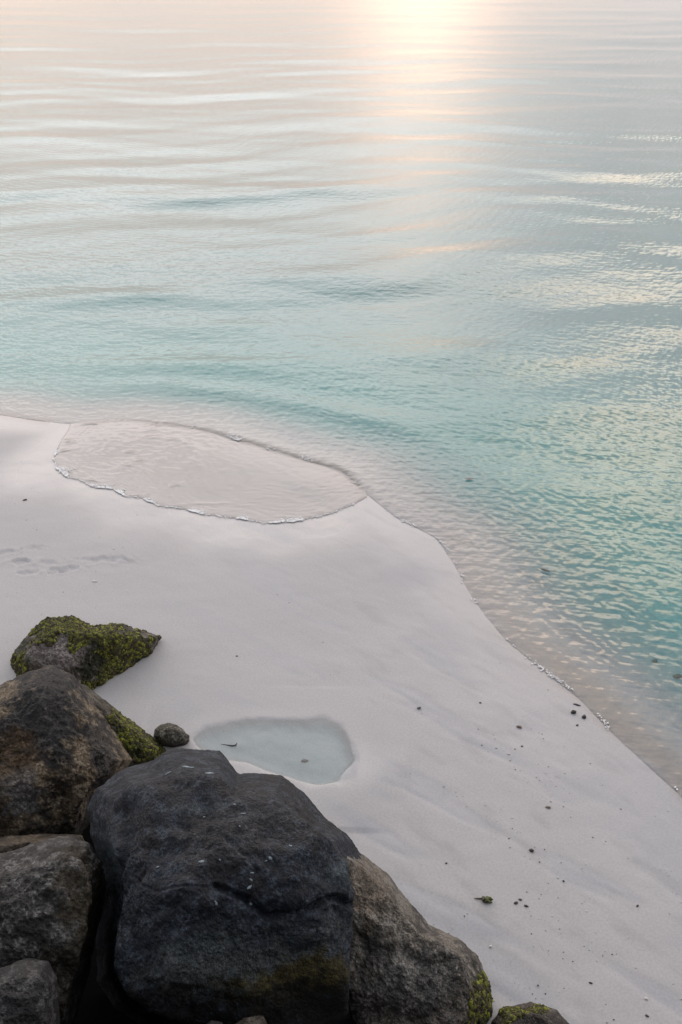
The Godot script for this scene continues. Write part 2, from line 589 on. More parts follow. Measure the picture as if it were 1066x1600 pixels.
func build_swash() -> void:
	var na := 240
	var nb := 110
	var inner := PackedVector2Array()
	for i in range(5, 12):
		inner.append(shore[i])
	var f := smooth_line(inner, na)
	var e := smooth_line(swash_edge, na)
	var v := PackedVector3Array()
	var col := PackedColorArray()
	var uv := PackedVector2Array()
	# rows run from the outer edge (nearest) to below the breaking front
	for j in nb:
		var s := 1.0 - j / (nb - 1.0)
		s = 1.0 - pow(1.0 - s, 1.6)
		for i in na:
			var t := i / (na - 1.0)
			var wide := f[i].distance_to(e[i])
			var p := f[i].lerp(e[i], s * (1.0 + 0.10 / maxf(wide, 0.4)) - 0.10 / maxf(wide, 0.4))
			p += (e[i] - f[i]).normalized() * n_mid.get_noise_2d(t * 9.0, 0.5) * 0.06 * smoothstep(0.5, 1.0, s) * smoothstep(0.0, 0.08, t) * smoothstep(1.0, 0.92, t)
			var edge := (1.0 - s) * wide
			var d := shore_d(p.x, p.y)
			var y := beach_profile(d) + n_low.get_noise_2d(p.x * 0.45, p.y * 0.45) * 0.012 * smoothstep(0.1, 1.6, d)
			y += 0.007 * (1.0 - exp(-edge / 0.02))
			var fold := n_ridge.get_noise_2d(p.x * 0.55 + p.y * 0.35 + 2.0, p.y * 0.9 - p.x * 0.2)
			var nn := n_low.get_noise_2d(p.x * 1.1, p.y * 1.1)
			var rip := sin(edge * 60.0 + nn * 16.0) * 0.0008 + sin(edge * 38.0 + p.x * 22.0 + nn * 12.0) * 0.0009 + n_mid.get_noise_2d(p.x * 7.0, p.y * 12.0) * 0.0016
			y += (rip * 0.45 + 0.010 * smoothstep(0.55, 0.95, fold) * smoothstep(-0.6, -2.2, p.x)) * smoothstep(0.0, 0.12, edge)
			v.append(Vector3(p.x, y - 0.004 * smoothstep(0.004, 0.0, edge), p.y))
			col.append(Color(1.0, 0.99, 0.975))
			uv.append(Vector2(p.x, p.y) / 1.1)
	var o := put("swash_sheet", grid_mesh(v, na, nb, col, uv), water_material(0.12))
	tag(o, "thin sheet of water run up the sand in a lobe", "", "", "structure")

func build_pool() -> void:
	var edge: PackedVector2Array = Geometry2D.offset_polygon(pool_edge, 0.06, Geometry2D.JOIN_ROUND)[0]
	var st := SurfaceTool.new()
	st.begin(Mesh.PRIMITIVE_TRIANGLES)
	var cell := 0.03
	for j in 34:
		for i in 46:
			var x := -1.15 + i * cell
			var z := -5.12 - j * cell
			if not Geometry2D.is_point_in_polygon(Vector2(x + cell * 0.5, z - cell * 0.5), edge):
				continue
			for c in [[0, 0], [0, 1], [1, 0], [1, 0], [0, 1], [1, 1]]:
				var q := Vector2(x + c[0] * cell, z - c[1] * cell)
				st.set_normal(Vector3.UP)
				st.set_color(Color(0.95, 0.985, 0.985))
				st.set_uv(q / 1.5)
				st.add_vertex(Vector3(q.x, POOL_LEVEL, q.y))
	var o := put("tide_pool", st.commit(), water_material(0.04))
	tag(o, "shallow still pool in the sand behind the black boulder", "", "", "structure")


# ---------------------------------------------------------------- breakwater
func build_breakwater_core() -> void:
	var nx := 90
	var nz := 60
	var v := PackedVector3Array()
	var uv := PackedVector2Array()
	for j in nz:
		for i in nx:
			var x := lerpf(-16.0, 16.0, i / (nx - 1.0))
			var z := lerpf(9.0, -3.3 if x > 0.2 else -5.2, j / (nz - 1.0))
			var y := clampf((-0.45 - z) / -2.3 * -1.0, -1.0, 1.0)
			y = 3.1 * smoothstep(-2.9, -0.4, z) - 0.12
			y += n_mid.get_noise_2d(x * 0.9, z * 0.9) * 0.30 * smoothstep(-3.2, -2.0, z)
			if x < 0.5:
				y += 0.27 * smoothstep(0.1, -0.4, x) * smoothstep(-5.2, -4.9, z)
			v.append(Vector3(x, y, z))
			uv.append(Vector2(x, z))
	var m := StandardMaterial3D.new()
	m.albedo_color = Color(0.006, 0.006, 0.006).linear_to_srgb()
	m.metallic_specular = 0.15
	m.roughness = 0.95
	var o := put("breakwater_slope", grid_mesh(v, nx, nz, PackedColorArray(), uv), m)
	tag(o, "dark rubble slope of the breakwater under the boulders", "", "", "structure")


# A boulder is the round-cornered body inside a set of facets and a girdle (its outline across w), roughened at several scales.
# u, v, w are its own axes; outline is u,v pairs in metres; facets are [nu, nv, nw, distance].
var rock_mat: StandardMaterial3D
var moss_mat: StandardMaterial3D
var moss_mesh: ArrayMesh

func cube_sphere(n: int) -> Array:
	var at := PackedInt32Array()
	at.resize((n + 1) * (n + 1) * (n + 1))
	at.fill(-1)
	var dirs := PackedVector3Array()
	var index := PackedInt32Array()
	for face in 6:
		var axis_ := face / 2
		var sign_ := 1 if face % 2 == 0 else -1
		var ids := PackedInt32Array()
		ids.resize((n + 1) * (n + 1))
		for j in n + 1:
			for i in n + 1:
				var c := [0, 0, 0]
				c[axis_] = n if sign_ > 0 else 0
				c[(axis_ + 1) % 3] = i
				c[(axis_ + 2) % 3] = j
				var key: int = (c[0] * (n + 1) + c[1]) * (n + 1) + c[2]
				if at[key] < 0:
					at[key] = dirs.size()
					dirs.append(Vector3(tan((2.0 * c[0] / n - 1.0) * PI / 4), tan((2.0 * c[1] / n - 1.0) * PI / 4), tan((2.0 * c[2] / n - 1.0) * PI / 4)).normalized())
				ids[j * (n + 1) + i] = at[key]
		for j in n:
			for i in n:
				var a := ids[j * (n + 1) + i]
				var b := ids[j * (n + 1) + i + 1]
				var c2 := ids[(j + 1) * (n + 1) + i]
				var d := ids[(j + 1) * (n + 1) + i + 1]
				if sign_ > 0:
					index.append_array([a, c2, b, b, c2, d])
				else:
					index.append_array([a, b, c2, b, d, c2])
	return [dirs, index]

func closed_mesh(v: PackedVector3Array, index: PackedInt32Array, col: PackedColorArray) -> Array:
	var normals := PackedVector3Array()
	normals.resize(v.size())
	for t in range(0, index.size(), 3):
		var a := index[t]
		var b := index[t + 1]
		var c := index[t + 2]
		var nn := (v[c] - v[a]).cross(v[b] - v[a])
		normals[a] += nn
		normals[b] += nn
		normals[c] += nn
	for i in normals.size():
		normals[i] = normals[i].normalized()
	var arrays := []
	arrays.resize(Mesh.ARRAY_MAX)
	arrays[Mesh.ARRAY_VERTEX] = v
	arrays[Mesh.ARRAY_NORMAL] = normals
	if col.size():
		arrays[Mesh.ARRAY_COLOR] = col
	arrays[Mesh.ARRAY_INDEX] = index
	var m := ArrayMesh.new()
	m.add_surface_from_arrays(Mesh.PRIMITIVE_TRIANGLES, arrays)
	return [m, normals]

func outline_radii(o: Array) -> PackedFloat32Array:
	var p := PackedVector2Array()
	for i in range(0, o.size(), 2):
		p.append(Vector2(o[i], o[i + 1]))
	var out := PackedFloat32Array()
	for k in 256:
		var dir := Vector2.from_angle(TAU * k / 256.0)
		var best := 0.05
		for i in p.size():
			var hit = Geometry2D.segment_intersects_segment(Vector2.ZERO, dir * 5.0, p[i], p[(i + 1) % p.size()])
			if hit != null:
				best = maxf(best, hit.length())
		out.append(best)
	return out

func boulder(called: String, label: String, c: Vector3, w: Vector3, outline: Array, facets: Array, look: Dictionary) -> MeshInstance3D:
	w = w.normalized()
	var u := Vector3.UP.cross(w).normalized()
	var v_ := w.cross(u)
	var radii := outline_radii(outline)
	var size := 0.0
	for r in radii:
		size += r / 256.0
	var n: int = look.get("n", 90)
	var sphere := cube_sphere(n)
	var dirs: PackedVector3Array = sphere[0]
	var p: float = look.get("sharp", 11.0)
	var so: float = look.get("seed", 1) * 13.7
	var rough: float = look.get("rough", 1.0)
	var taper: float = look.get("taper", 0.10)
	var cracks: Array = look.get("cracks", [])
	var reach := PackedFloat32Array()
	reach.resize(64)
	var verts := PackedVector3Array()
	var col := PackedColorArray()
	var local := PackedVector3Array()
	verts.resize(dirs.size())
	local.resize(dirs.size())
	col.resize(dirs.size())
	var base_y := 1e9
	var bodies := PackedVector3Array()
	bodies.resize(dirs.size())
	for i in dirs.size():
		var d := dirs[i]
		var wd := d + Vector3(n_low.get_noise_3d(d.x * 1.3 + so, d.y * 1.3, d.z * 1.3), n_low.get_noise_3d(d.x * 1.3, d.y * 1.3 + so, d.z * 1.3), n_low.get_noise_3d(d.x * 1.3, d.y * 1.3, d.z * 1.3 + so)) * 0.14
		var sum := 0.0
		var rho := sqrt(d.x * d.x + d.y * d.y)
		var turn := fposmod(atan2(d.y, d.x) / TAU * 256.0, 256.0)
		var i0 := int(turn) % 256
		var rad := lerpf(radii[i0], radii[(i0 + 1) % 256], turn - floorf(turn))
		var term := rho / rad + taper * d.z / size
		if term > 0.0:
			sum += pow(term, p * 1.6)
		for f in facets:
			var q: float = (f[0] * wd.x + f[1] * wd.y + f[2] * wd.z) / f[3]
			if q > 0.0:
				sum += pow(q, p)
		var q2 := -wd.z / (0.85 * size)
		if q2 > 0.0:
			sum += pow(q2, p)
		var r := pow(sum, -1.0 / p)
		if term > 0.0:
			r = minf(r, 1.0 / maxf(term, 1e-4))
		bodies[i] = d * r
		var k := int(turn / 4.0)
		reach[k] = maxf(reach[k], rho * r * (1.0 + r * d.z / 5.5) / rad)
	for i in dirs.size():
		var d := dirs[i]
		var pos := bodies[i]
		var turn := fposmod(atan2(pos.y, pos.x) / TAU * 64.0 - 0.5, 64.0)
		var i0 := int(turn) % 64
		var grow := 1.0 / clampf(lerpf(reach[i0], reach[(i0 + 1) % 64], turn - floorf(turn)), 0.5, 1.5)
		pos.x *= grow
		pos.y *= grow
		var big := n_mid.get_noise_3d(pos.x * 2.2 / size * 0.6 + so, pos.y * 2.2 / size * 0.6, pos.z * 2.2 / size * 0.6)
		var mid := n_mid.get_noise_3d(pos.x * 5.0 + so, pos.y * 5.0, pos.z * 5.0)
		var fine := n_fine.get_noise_3d(pos.x * 22.0, pos.y * 22.0 + so, pos.z * 22.0)
		var chip := n_ridge.get_noise_3d(pos.x * 2.4, pos.y * 2.4 + so, pos.z * 2.4)
		var lift: float = big * 0.035 * size * look.get("lump", 1.0) + mid * 0.030 * minf(size, 0.5) * rough + fine * 0.009 * rough + n_fine.get_noise_3d(pos.x * 60.0, pos.y * 60.0, pos.z * 60.0 + so) * 0.0035 * rough - maxf(chip - 0.55, 0.0) * 0.05 * minf(size, 0.6) * rough
		# cracks and ledges: polylines over the face, [points, width, depth, step below]
		if d.z > 0.0:
			for cr in cracks:
				var dist := line_distance(Vector2(pos.x, pos.y + 0.02 * mid), cr[0])
				if dist < cr[1]:
					lift -= cr[2] * (1.0 - smoothstep(0.0, cr[1], dist))
		pos += d * lift
		local[i] = pos
		verts[i] = u * pos.x + v_ * pos.y + w * pos.z
		base_y = minf(base_y, verts[i].y)
		# colour
		var a: Vector3 = look.dark
		var b: Vector3 = look.mid
		var l: Vector3 = look.light
		var m1 := n_mid.get_noise_3d(pos.x * 3.0 + so + 7.0, pos.y * 3.0, pos.z * 3.0)
		var m2 := n_fine.get_noise_3d(pos.x * 11.0, pos.y * 11.0 + so, pos.z * 11.0)
		var m3 := n_fine.get_noise_3d(pos.x * 45.0 + so, pos.y * 45.0, pos.z * 45.0)
		var tone := a.lerp(b, smoothstep(-0.25, 0.35, m1 + 0.6 * m2))
		tone = tone.lerp(l, smoothstep(0.05, 0.6, m2 + 0.7 * m3) * 0.8)
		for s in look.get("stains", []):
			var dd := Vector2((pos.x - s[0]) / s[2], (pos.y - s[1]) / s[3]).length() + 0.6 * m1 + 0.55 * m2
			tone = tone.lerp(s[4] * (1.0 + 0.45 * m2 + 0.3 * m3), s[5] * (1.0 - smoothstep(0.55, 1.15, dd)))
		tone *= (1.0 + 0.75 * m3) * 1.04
		tone = tone.lerp(l * 1.6, smoothstep(0.62, 0.75, m3 + 0.25 * m2) * look.get("speck", 0.5))
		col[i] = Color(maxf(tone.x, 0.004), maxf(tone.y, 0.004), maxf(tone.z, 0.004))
	for i in verts.size():
		verts[i].y -= base_y
	var made := closed_mesh(verts, sphere[1], col)
	var o := put(called, made[0], rock_mat)
	o.position = c + Vector3(0, base_y, 0)
	tag(o, label, "boulder" if size > 0.2 else "rock", "rocks at the foot of the breakwater")
	# tufts of seaweed and moss growing on it
	if look.has("moss"):
		var spots: Array[Transform3D] = []
		var tints := PackedColorArray()
		var normals: PackedVector3Array = made[1]
		var step: int = look.get("moss_step", 3)
		for i in range(0, verts.size(), step):
			var pos := local[i]
			if normals[i].dot(w) < -0.15:
				continue
			var mask := -1.0
			for s in look.moss:
				var m1 := n_mid.get_noise_3d(pos.x * 6.0 + so, pos.y * 6.0, pos.z * 6.0)
				mask = maxf(mask, 1.0 - Vector2((pos.x - s[0]) / s[2], (pos.y - s[1]) / s[3]).length() + 1.1 * m1)
			if mask < 0.24 or rng.randf() > 0.35 + mask:
				continue
			var nrm := (normals[i] + Vector3(rng.randf_range(-.4, .4), rng.randf_range(-.4, .4), rng.randf_range(-.4, .4))).normalized()
			var side := nrm.cross(Vector3(rng.randf_range(-1, 1), 0.3, rng.randf_range(-1, 1))).normalized()
			var s := rng.randf_range(0.55, 1.35) * float(look.get("moss_size", 1.0))
			spots.append(Transform3D(Basis(side, nrm, side.cross(nrm)).scaled(Vector3.ONE * s), verts[i] - nrm * 0.004))
			var g := rng.randf()
			var tint := Color(0.020, 0.020, 0.007).lerp(Color(0.22, 0.23, 0.025), g * g)
			if rng.randf() < 0.3:
				tint = Color(0.042, 0.030, 0.016)
			tints.append(tint)
		var mm := MultiMesh.new()
		mm.transform_format = MultiMesh.TRANSFORM_3D
		mm.use_colors = true
		mm.mesh = moss_mesh
		mm.instance_count = spots.size()
		for i in spots.size():
			mm.set_instance_transform(i, spots[i])
			mm.set_instance_color(i, tints[i])
		var mi := MultiMeshInstance3D.new()
		mi.name = "moss"
		mi.multimesh = mm
		mi.material_override = moss_mat
		mi.set_meta("kind", "stuff")
		o.add_child(mi, true)
	# droppings: thin splashes lying on the face, [u, v, length]
	for s in look.get("splashes", []):
		var best := -1
		var near := 1e9
		for i in local.size():
			if local[i].z > -0.1:
				var q := Vector2(local[i].x - s[0], local[i].y - s[1]).length_squared() - 0.001 * local[i].z
				if q < near:
					near = q
					best = i
		var nrm: Vector3 = made[1][best]
		var m := splash_mesh(s[2] * 1.2)
		var sp := put("dropping", m, splash_mat, o)
		var side := nrm.cross(Vector3(rng.randf_range(-0.5, 0.9), 0.1, 1.0)).normalized()
		sp.transform = Transform3D(Basis(side, nrm, side.cross(nrm)), verts[best] + nrm * 0.001)
	return o

var splash_mat: StandardMaterial3D

func splash_mesh(long: float) -> ArrayMesh:
	var sphere := cube_sphere(7)
	var dirs: PackedVector3Array = sphere[0]
	var v := PackedVector3Array()
	var off := rng.randf() * 50.0
	for d in dirs:
		var k := 0.7 + 1.1 * n_mid.get_noise_2d(d.x * 1.5 + off, d.z * 1.5)
		v.append(Vector3(d.x * long * k, d.y * 0.002, d.z * long * 0.5 * k))
	return closed_mesh(v, sphere[1], PackedColorArray())[0]

func build_boulders() -> void:
	rock_mat = StandardMaterial3D.new()
	rock_mat.vertex_color_use_as_albedo = true
	rock_mat.roughness = 0.72
	rock_mat.metallic_specular = 0.4
	rock_mat.uv1_triplanar = true
	rock_mat.uv1_scale = Vector3.ONE * 2.6
	rock_mat.albedo_texture = grain_texture(31, 0.09, 0.45, 1.0, 5)
	rock_mat.normal_enabled = true
	rock_mat.normal_texture = relief_texture(32, 0.045, 9.0)
	rock_mat.normal_scale = 1.1
	moss_mat = StandardMaterial3D.new()
	moss_mat.vertex_color_use_as_albedo = true
	moss_mat.roughness = 0.9
	splash_mat = StandardMaterial3D.new()
	splash_mat.albedo_color = Color(0.26, 0.31, 0.34).linear_to_srgb()
	splash_mat.roughness = 0.8
	var sphere := cube_sphere(4)
	var tuft := PackedVector3Array()
	for d in sphere[0]:
		var k: float = 0.016 * (1.0 + 0.9 * n_mid.get_noise_3d(d.x * 2.2, d.y * 2.2, d.z * 2.2))
		tuft.append(Vector3(d.x, d.y * 0.75 + 0.1, d.z) * k)
	moss_mesh = closed_mesh(tuft, sphere[1], PackedColorArray())[0]

	boulder("boulder", "moss covered pale brown boulder standing on the open sand behind the others", Vector3(-1.92, 0.22, -6.43), Vector3(0.23, 0.58, 0.78),
		[-0.47, -0.07, -0.43, 0.10, -0.32, 0.22, -0.15, 0.32, 0.01, 0.30, 0.15, 0.21, 0.34, 0.20, 0.47, 0.14, 0.62, 0.06, 0.57, -0.05, 0.46, -0.14, 0.33, -0.23, 0.19, -0.33, 0.06, -0.36, -0.14, -0.39, -0.35, -0.31, -0.46, -0.2],
		[[0.0, 0.80, 0.60, 0.20], [0.5, -0.55, 0.67, 0.19], [-0.7, -0.2, 0.68, 0.26], [0.0, 0.1, 1.0, 0.24]],
		{"n": 100, "seed": 1, "sharp": 9.0, "rough": 2.0, "dark": Vector3(.075, .058, .040), "mid": Vector3(.17, .14, .11), "light": Vector3(.33, .30, .27), "speck": 0.5,
		"stains": [[0.28, -0.02, 0.30, 0.20, Vector3(.030, .032, .012), 0.9], [-0.40, -0.05, 0.14, 0.3, Vector3(.035, .042, .012), 0.8], [-0.05, 0.25, 0.35, 0.10, Vector3(.06, .07, .02), 0.8], [-0.13, 0.06, 0.20, 0.13, Vector3(.36, .31, .285), 0.9]],
		"moss": [[0.36, 0.0, 0.28, 0.20], [0.24, -0.20, 0.18, 0.17], [-0.43, -0.05, 0.11, 0.24], [-0.05, 0.27, 0.40, 0.11], [0.14, 0.15, 0.28, 0.09]], "moss_step": 1, "moss_size": 0.72})
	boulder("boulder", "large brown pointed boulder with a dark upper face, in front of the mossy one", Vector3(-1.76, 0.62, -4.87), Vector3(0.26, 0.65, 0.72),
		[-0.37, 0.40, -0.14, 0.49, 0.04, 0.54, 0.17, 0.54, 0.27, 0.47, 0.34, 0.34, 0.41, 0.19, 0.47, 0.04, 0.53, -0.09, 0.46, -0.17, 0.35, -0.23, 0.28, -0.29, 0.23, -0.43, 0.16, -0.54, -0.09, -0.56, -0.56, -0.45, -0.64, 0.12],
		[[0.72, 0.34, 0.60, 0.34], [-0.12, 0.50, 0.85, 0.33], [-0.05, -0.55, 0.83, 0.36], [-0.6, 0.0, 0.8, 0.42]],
		{"n": 130, "seed": 2, "sharp": 13.0, "rough": 1.5, "dark": Vector3(.052, .037, .023), "mid": Vector3(.20, .145, .088), "light": Vector3(.36, .29, .21), "speck": 0.35,
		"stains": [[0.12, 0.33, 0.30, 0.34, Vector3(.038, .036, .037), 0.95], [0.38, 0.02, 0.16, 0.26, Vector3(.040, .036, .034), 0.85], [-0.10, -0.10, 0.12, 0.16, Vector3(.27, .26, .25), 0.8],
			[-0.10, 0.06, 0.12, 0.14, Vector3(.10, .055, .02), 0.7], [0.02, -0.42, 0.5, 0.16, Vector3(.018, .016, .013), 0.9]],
		"cracks": [[PackedVector2Array([Vector2(0.18, -0.38), Vector2(0.26, -0.2), Vector2(0.33, -0.05)]), 0.05, 0.03]]})
	boulder("boulder", "low sloping slab grown with green moss, wedged beside the brown pointed boulder", Vector3(-1.46, 0.28, -5.52), Vector3(0.20, 0.64, 0.75),
		[-0.27, 0.42, -0.14, 0.35, -0.03, 0.23, 0.09, 0.09, 0.22, -0.04, 0.31, -0.15, 0.28, -0.21, 0.13, -0.27, -0.00, -0.33, -0.15, -0.28, -0.30, 0.10],
		[[0.45, 0.45, 0.77, 0.12], [0.3, -0.4, 0.86, 0.17], [0.0, 0.0, 1.0, 0.2]],
		{"n": 80, "seed": 3, "rough": 1.6, "dark": Vector3(.055, .045, .030), "mid": Vector3(.11, .09, .065), "light": Vector3(.20, .18, .15),
		"stains": [[0.13, -0.10, 0.20, 0.16, Vector3(.05, .06, .015), 0.8]], "moss": [[0.10, 0.0, 0.17, 0.17], [0.22, -0.14, 0.16, 0.10]], "moss_step": 1, "moss_size": 0.7})
	boulder("small_rock", "small round speckled grey stone beside the tide pool", Vector3(-1.13, 0.155, -5.66), Vector3(0.15, 0.64, 0.75),
		[-0.135, 0.02, -0.115, 0.07, -0.07, 0.10, -0.016, 0.108, 0.05, 0.085, 0.10, 0.045, 0.14, -0.01, 0.138, -0.05, 0.10, -0.085, 0.008, -0.10, -0.089, -0.06],
		[[0.1, 0.5, 0.85, 0.11], [0.0, -0.4, 0.9, 0.11]],
		{"n": 70, "seed": 4, "sharp": 3.2, "rough": 0.7, "dark": Vector3(.055, .050, .036), "mid": Vector3(.12, .108, .08), "light": Vector3(.27, .25, .20), "speck": 0.6})
	boulder("boulder", "largest boulder, blue black with a cracked ledge and white bird droppings", Vector3(-0.55, 0.85, -3.74), Vector3(0.10, 0.74, 0.67),
		[-0.17, 0.68, 0.02, 0.65, 0.06, 0.60, 0.10, 0.54, 0.18, 0.53, 0.31, 0.50, 0.41, 0.41, 0.50, 0.29, 0.61, 0.19, 0.68, 0.06, 0.70, -0.10, 0.66, -0.30, 0.62, -0.49, 0.56, -0.66, 0.32, -0.74, 0.02, -0.74, -0.24, -0.66, -0.44, -0.56, -0.55, -0.46, -0.62, -0.33, -0.62, -0.16, -0.58, 0.03, -0.59, 0.18, -0.64, 0.33, -0.64, 0.44, -0.59, 0.53, -0.47, 0.61, -0.32, 0.64, -0.25, 0.67],
		[[0.05, 0.66, 0.75, 0.39], [0.05, -0.62, 0.78, 0.49], [0.62, 0.05, 0.78, 0.52], [-0.58, 0.32, 0.75, 0.45], [0.10, 0.22, 0.97, 0.445], [-0.30, -0.30, 0.90, 0.50], [0.45, 0.55, 0.70, 0.50], [0.2, -0.15, 0.97, 0.47]],
		{"n": 200, "seed": 5, "sharp": 24.0, "rough": 0.7, "lump": 0.5, "dark": Vector3(.012, .016, .026), "mid": Vector3(.028, .036, .054), "light": Vector3(.075, .092, .115), "speck": 0.5,
		"stains": [[0.05, 0.28, 0.50, 0.28, Vector3(.055, .048, .047), 0.45], [0.05, -0.32, 0.5, 0.14, Vector3(.11, .122, .122), 0.85], [0.32, -0.42, 0.34, 0.12, Vector3(.085, .066, .014), 0.9],
			[0.35, -0.56, 0.5, 0.14, Vector3(.012, .011, .008), 0.9], [-0.35, -0.50, 0.3, 0.18, Vector3(.014, .013, .012), 0.8], [-0.58, 0.22, 0.08, 0.12, Vector3(.06, .085, .10), 0.8], [-0.08, 0.38, 0.20, 0.035, Vector3(.10, .12, .14), 0.6], [0.56, 0.02, 0.12, 0.07, Vector3(.07, .095, .11), 0.7], [-0.12, -0.22, 0.2, 0.05, Vector3(.09, .11, .12), 0.6]],
		"cracks": [[PackedVector2Array([Vector2(-0.05, 0.02), Vector2(0.08, -0.05), Vector2(0.17, -0.13), Vector2(0.30, -0.14), Vector2(0.42, -0.10), Vector2(0.50, -0.09), Vector2(0.58, -0.14), Vector2(0.64, -0.12)]), 0.026, 0.035],
			[PackedVector2Array([Vector2(-0.42, 0.10), Vector2(-0.30, 0.02), Vector2(-0.18, 0.04), Vector2(-0.05, 0.02)]), 0.012, 0.005],
			[PackedVector2Array([Vector2(0.02, 0.22), Vector2(0.10, 0.14), Vector2(0.14, 0.06)]), 0.02, 0.012], [PackedVector2Array([Vector2(-0.46, 0.42), Vector2(-0.44, 0.25), Vector2(-0.52, 0.1)]), 0.04, 0.02]],
		"splashes": [[-0.13, 0.655, .020], [-0.27, 0.63, .016], [-0.04, 0.545, .022], [-0.13, 0.60, .012], [0.10, 0.33, .010], [0.065, 0.375, .006], [0.08, 0.27, .006], [-0.08, 0.335, .006], [0.205, 0.115, .011], [0.185, 0.105, .006],
			[-0.10, 0.13, .013], [-0.02, 0.13, .006], [0.10, 0.0, .012], [0.11, 0.03, .009], [0.12, 0.06, .007], [0.10, -0.07, .014], [-0.30, 0.13, .007], [-0.05, -0.05, .012], [0.30, 0.16, .009]]})
	boulder("boulder", "grey topped boulder at the left edge below the brown pointed one", Vector3(-1.40, 0.85, -3.51), Vector3(0.25, 0.74, 0.63),
		[-0.34, 0.23, -0.22, 0.37, -0.05, 0.37, 0.10, 0.38, 0.24, 0.36, 0.30, 0.31, 0.34, 0.21, 0.33, 0.08, 0.27, -0.05, 0.19, -0.23, 0.13, -0.35, 0.05, -0.49, -0.15, -0.52, -0.45, -0.40],
		[[-0.15, 0.55, 0.82, 0.25], [0.68, -0.10, 0.72, 0.27], [-0.1, -0.35, 0.93, 0.27]],
		{"n": 110, "seed": 6, "rough": 1.4, "dark": Vector3(.034, .031, .030), "mid": Vector3(.10, .094, .09), "light": Vector3(.22, .21, .20), "speck": 0.4,
		"stains": [[0.24, 0.02, 0.16, 0.34, Vector3(.055, .042, .020), 0.85], [0.10, -0.25, 0.25, 0.2, Vector3(.040, .032, .020), 0.7]],
		"cracks": [[PackedVector2Array([Vector2(0.06, 0.12), Vector2(0.10, 0.06)]), 0.04, 0.03]]})
	boulder("boulder", "low tan ledge of rock between the grey topped and brown pointed boulders", Vector3(-1.60, 0.70, -4.06), Vector3(0.26, 0.70, 0.66),
		[-0.40, 0.20, -0.12, 0.155, 0.07, 0.12, 0.28, 0.06, 0.32, -0.07, 0.14, -0.25, -0.17, -0.16, -0.44, -0.08],
		[[0.0, 0.55, 0.83, 0.13], [0.1, -0.5, 0.86, 0.15]],
		{"n": 60, "seed": 7, "rough": 1.6, "dark": Vector3(.06, .045, .03), "mid": Vector3(.14, .105, .07), "light": Vector3(.2, .16, .12)})
	boulder("boulder", "smooth dark grey boulder in the lowest left corner", Vector3(-1.31, 1.05, -2.93), Vector3(0.26, 0.78, 0.58),
		[-0.24, 0.16, -0.04, 0.18, 0.07, 0.19, 0.15, 0.15, 0.17, 0.07, 0.15, -0.05, 0.11, -0.23, -0.12, -0.28, -0.30, -0.2],
		[[-0.1, 0.5, 0.86, 0.13], [0.3, -0.45, 0.84, 0.14]],
		{"n": 80, "seed": 8, "rough": 0.9, "dark": Vector3(.030, .029, .030), "mid": Vector3(.060, .057, .056), "light": Vector3(.12, .115, .115)})
	boulder("boulder", "grey brown boulder leaning against the right side of the black one", Vector3(0.29, 0.42, -3.68), Vector3(-0.05, 0.78, 0.63),
		[-0.34, 0.56, -0.20, 0.49, -0.06, 0.39, 0.04, 0.27, 0.14, 0.17, 0.28, 0.12, 0.38, 0.05, 0.43, -0.06, 0.46, -0.20, 0.43, -0.33, 0.15, -0.46, -0.18, -0.45, -0.38, -0.20, -0.45, 0.27],
		[[0.30, 0.55, 0.78, 0.24], [0.05, -0.62, 0.78, 0.27], [0.62, -0.25, 0.74, 0.32], [-0.1, 0.1, 0.99, 0.27]],
		{"n": 130, "seed": 9, "rough": 1.5, "dark": Vector3(.10, .087, .074), "mid": Vector3(.27, .235, .19), "light": Vector3(.33, .30, .27), "speck": 0.5,
		"stains": [[0.05, -0.05, 0.22, 0.14, Vector3(.26, .245, .225), 0.6], [-0.18, 0.30, 0.14, 0.2, Vector3(.24, .185, .135), 0.6], [0.0, -0.42, 0.6, 0.14, Vector3(.016, .015, .013), 0.95], [-0.12, 0.03, 0.1, 0.07, Vector3(.05, .045, .043), 0.8], [0.42, -0.2, 0.08, 0.24, Vector3(.025, .03, .010), 0.9]],
		"moss": [[0.41, -0.22, 0.08, 0.22]], "moss_step": 3, "moss_size": 0.8,
		"cracks": [[PackedVector2Array([Vector2(-0.15, 0.02), Vector2(0.0, 0.04), Vector2(0.14, -0.02), Vector2(0.26, 0.02)]), 0.04, 0.018]]})
	boulder("boulder", "round brown boulder with a green moss rim at the bottom edge, beside open sand", Vector3(0.93, 0.16, -3.45), Vector3(-0.16, 0.80, 0.57),
		[-0.20, 0.02, -0.16, 0.09, -0.03, 0.15, 0.10, 0.14, 0.18, 0.09, 0.22, -0.01, 0.10, -0.15, -0.17, -0.14],
		[[0.1, 0.4, 0.9, 0.13]],
		{"n": 60, "seed": 10, "sharp": 6.0, "rough": 1.0, "dark": Vector3(.06, .05, .04), "mid": Vector3(.12, .098, .078), "light": Vector3(.19, .17, .15), "moss": [[-0.13, 0.09, 0.10, 0.06], [0.02, 0.14, 0.05, 0.025]], "moss_step": 1, "moss_size": 0.55})
	boulder("small_rock", "small grey stone chip under the black boulder, left one of two", Vector3(-0.55, 0.75, -3.04), Vector3(0.10, 0.81, 0.58),
		[-0.068, 0.035, -0.005, 0.066, 0.055, 0.050, 0.069, -0.025, 0.010, -0.066, -0.070, -0.042], [[0.0, 0.4, 0.9, 0.05]],
		{"n": 30, "seed": 11, "rough": 0.7, "dark": Vector3(.06, .055, .05), "mid": Vector3(.11, .10, .09), "light": Vector3(.18, .17, .16)})
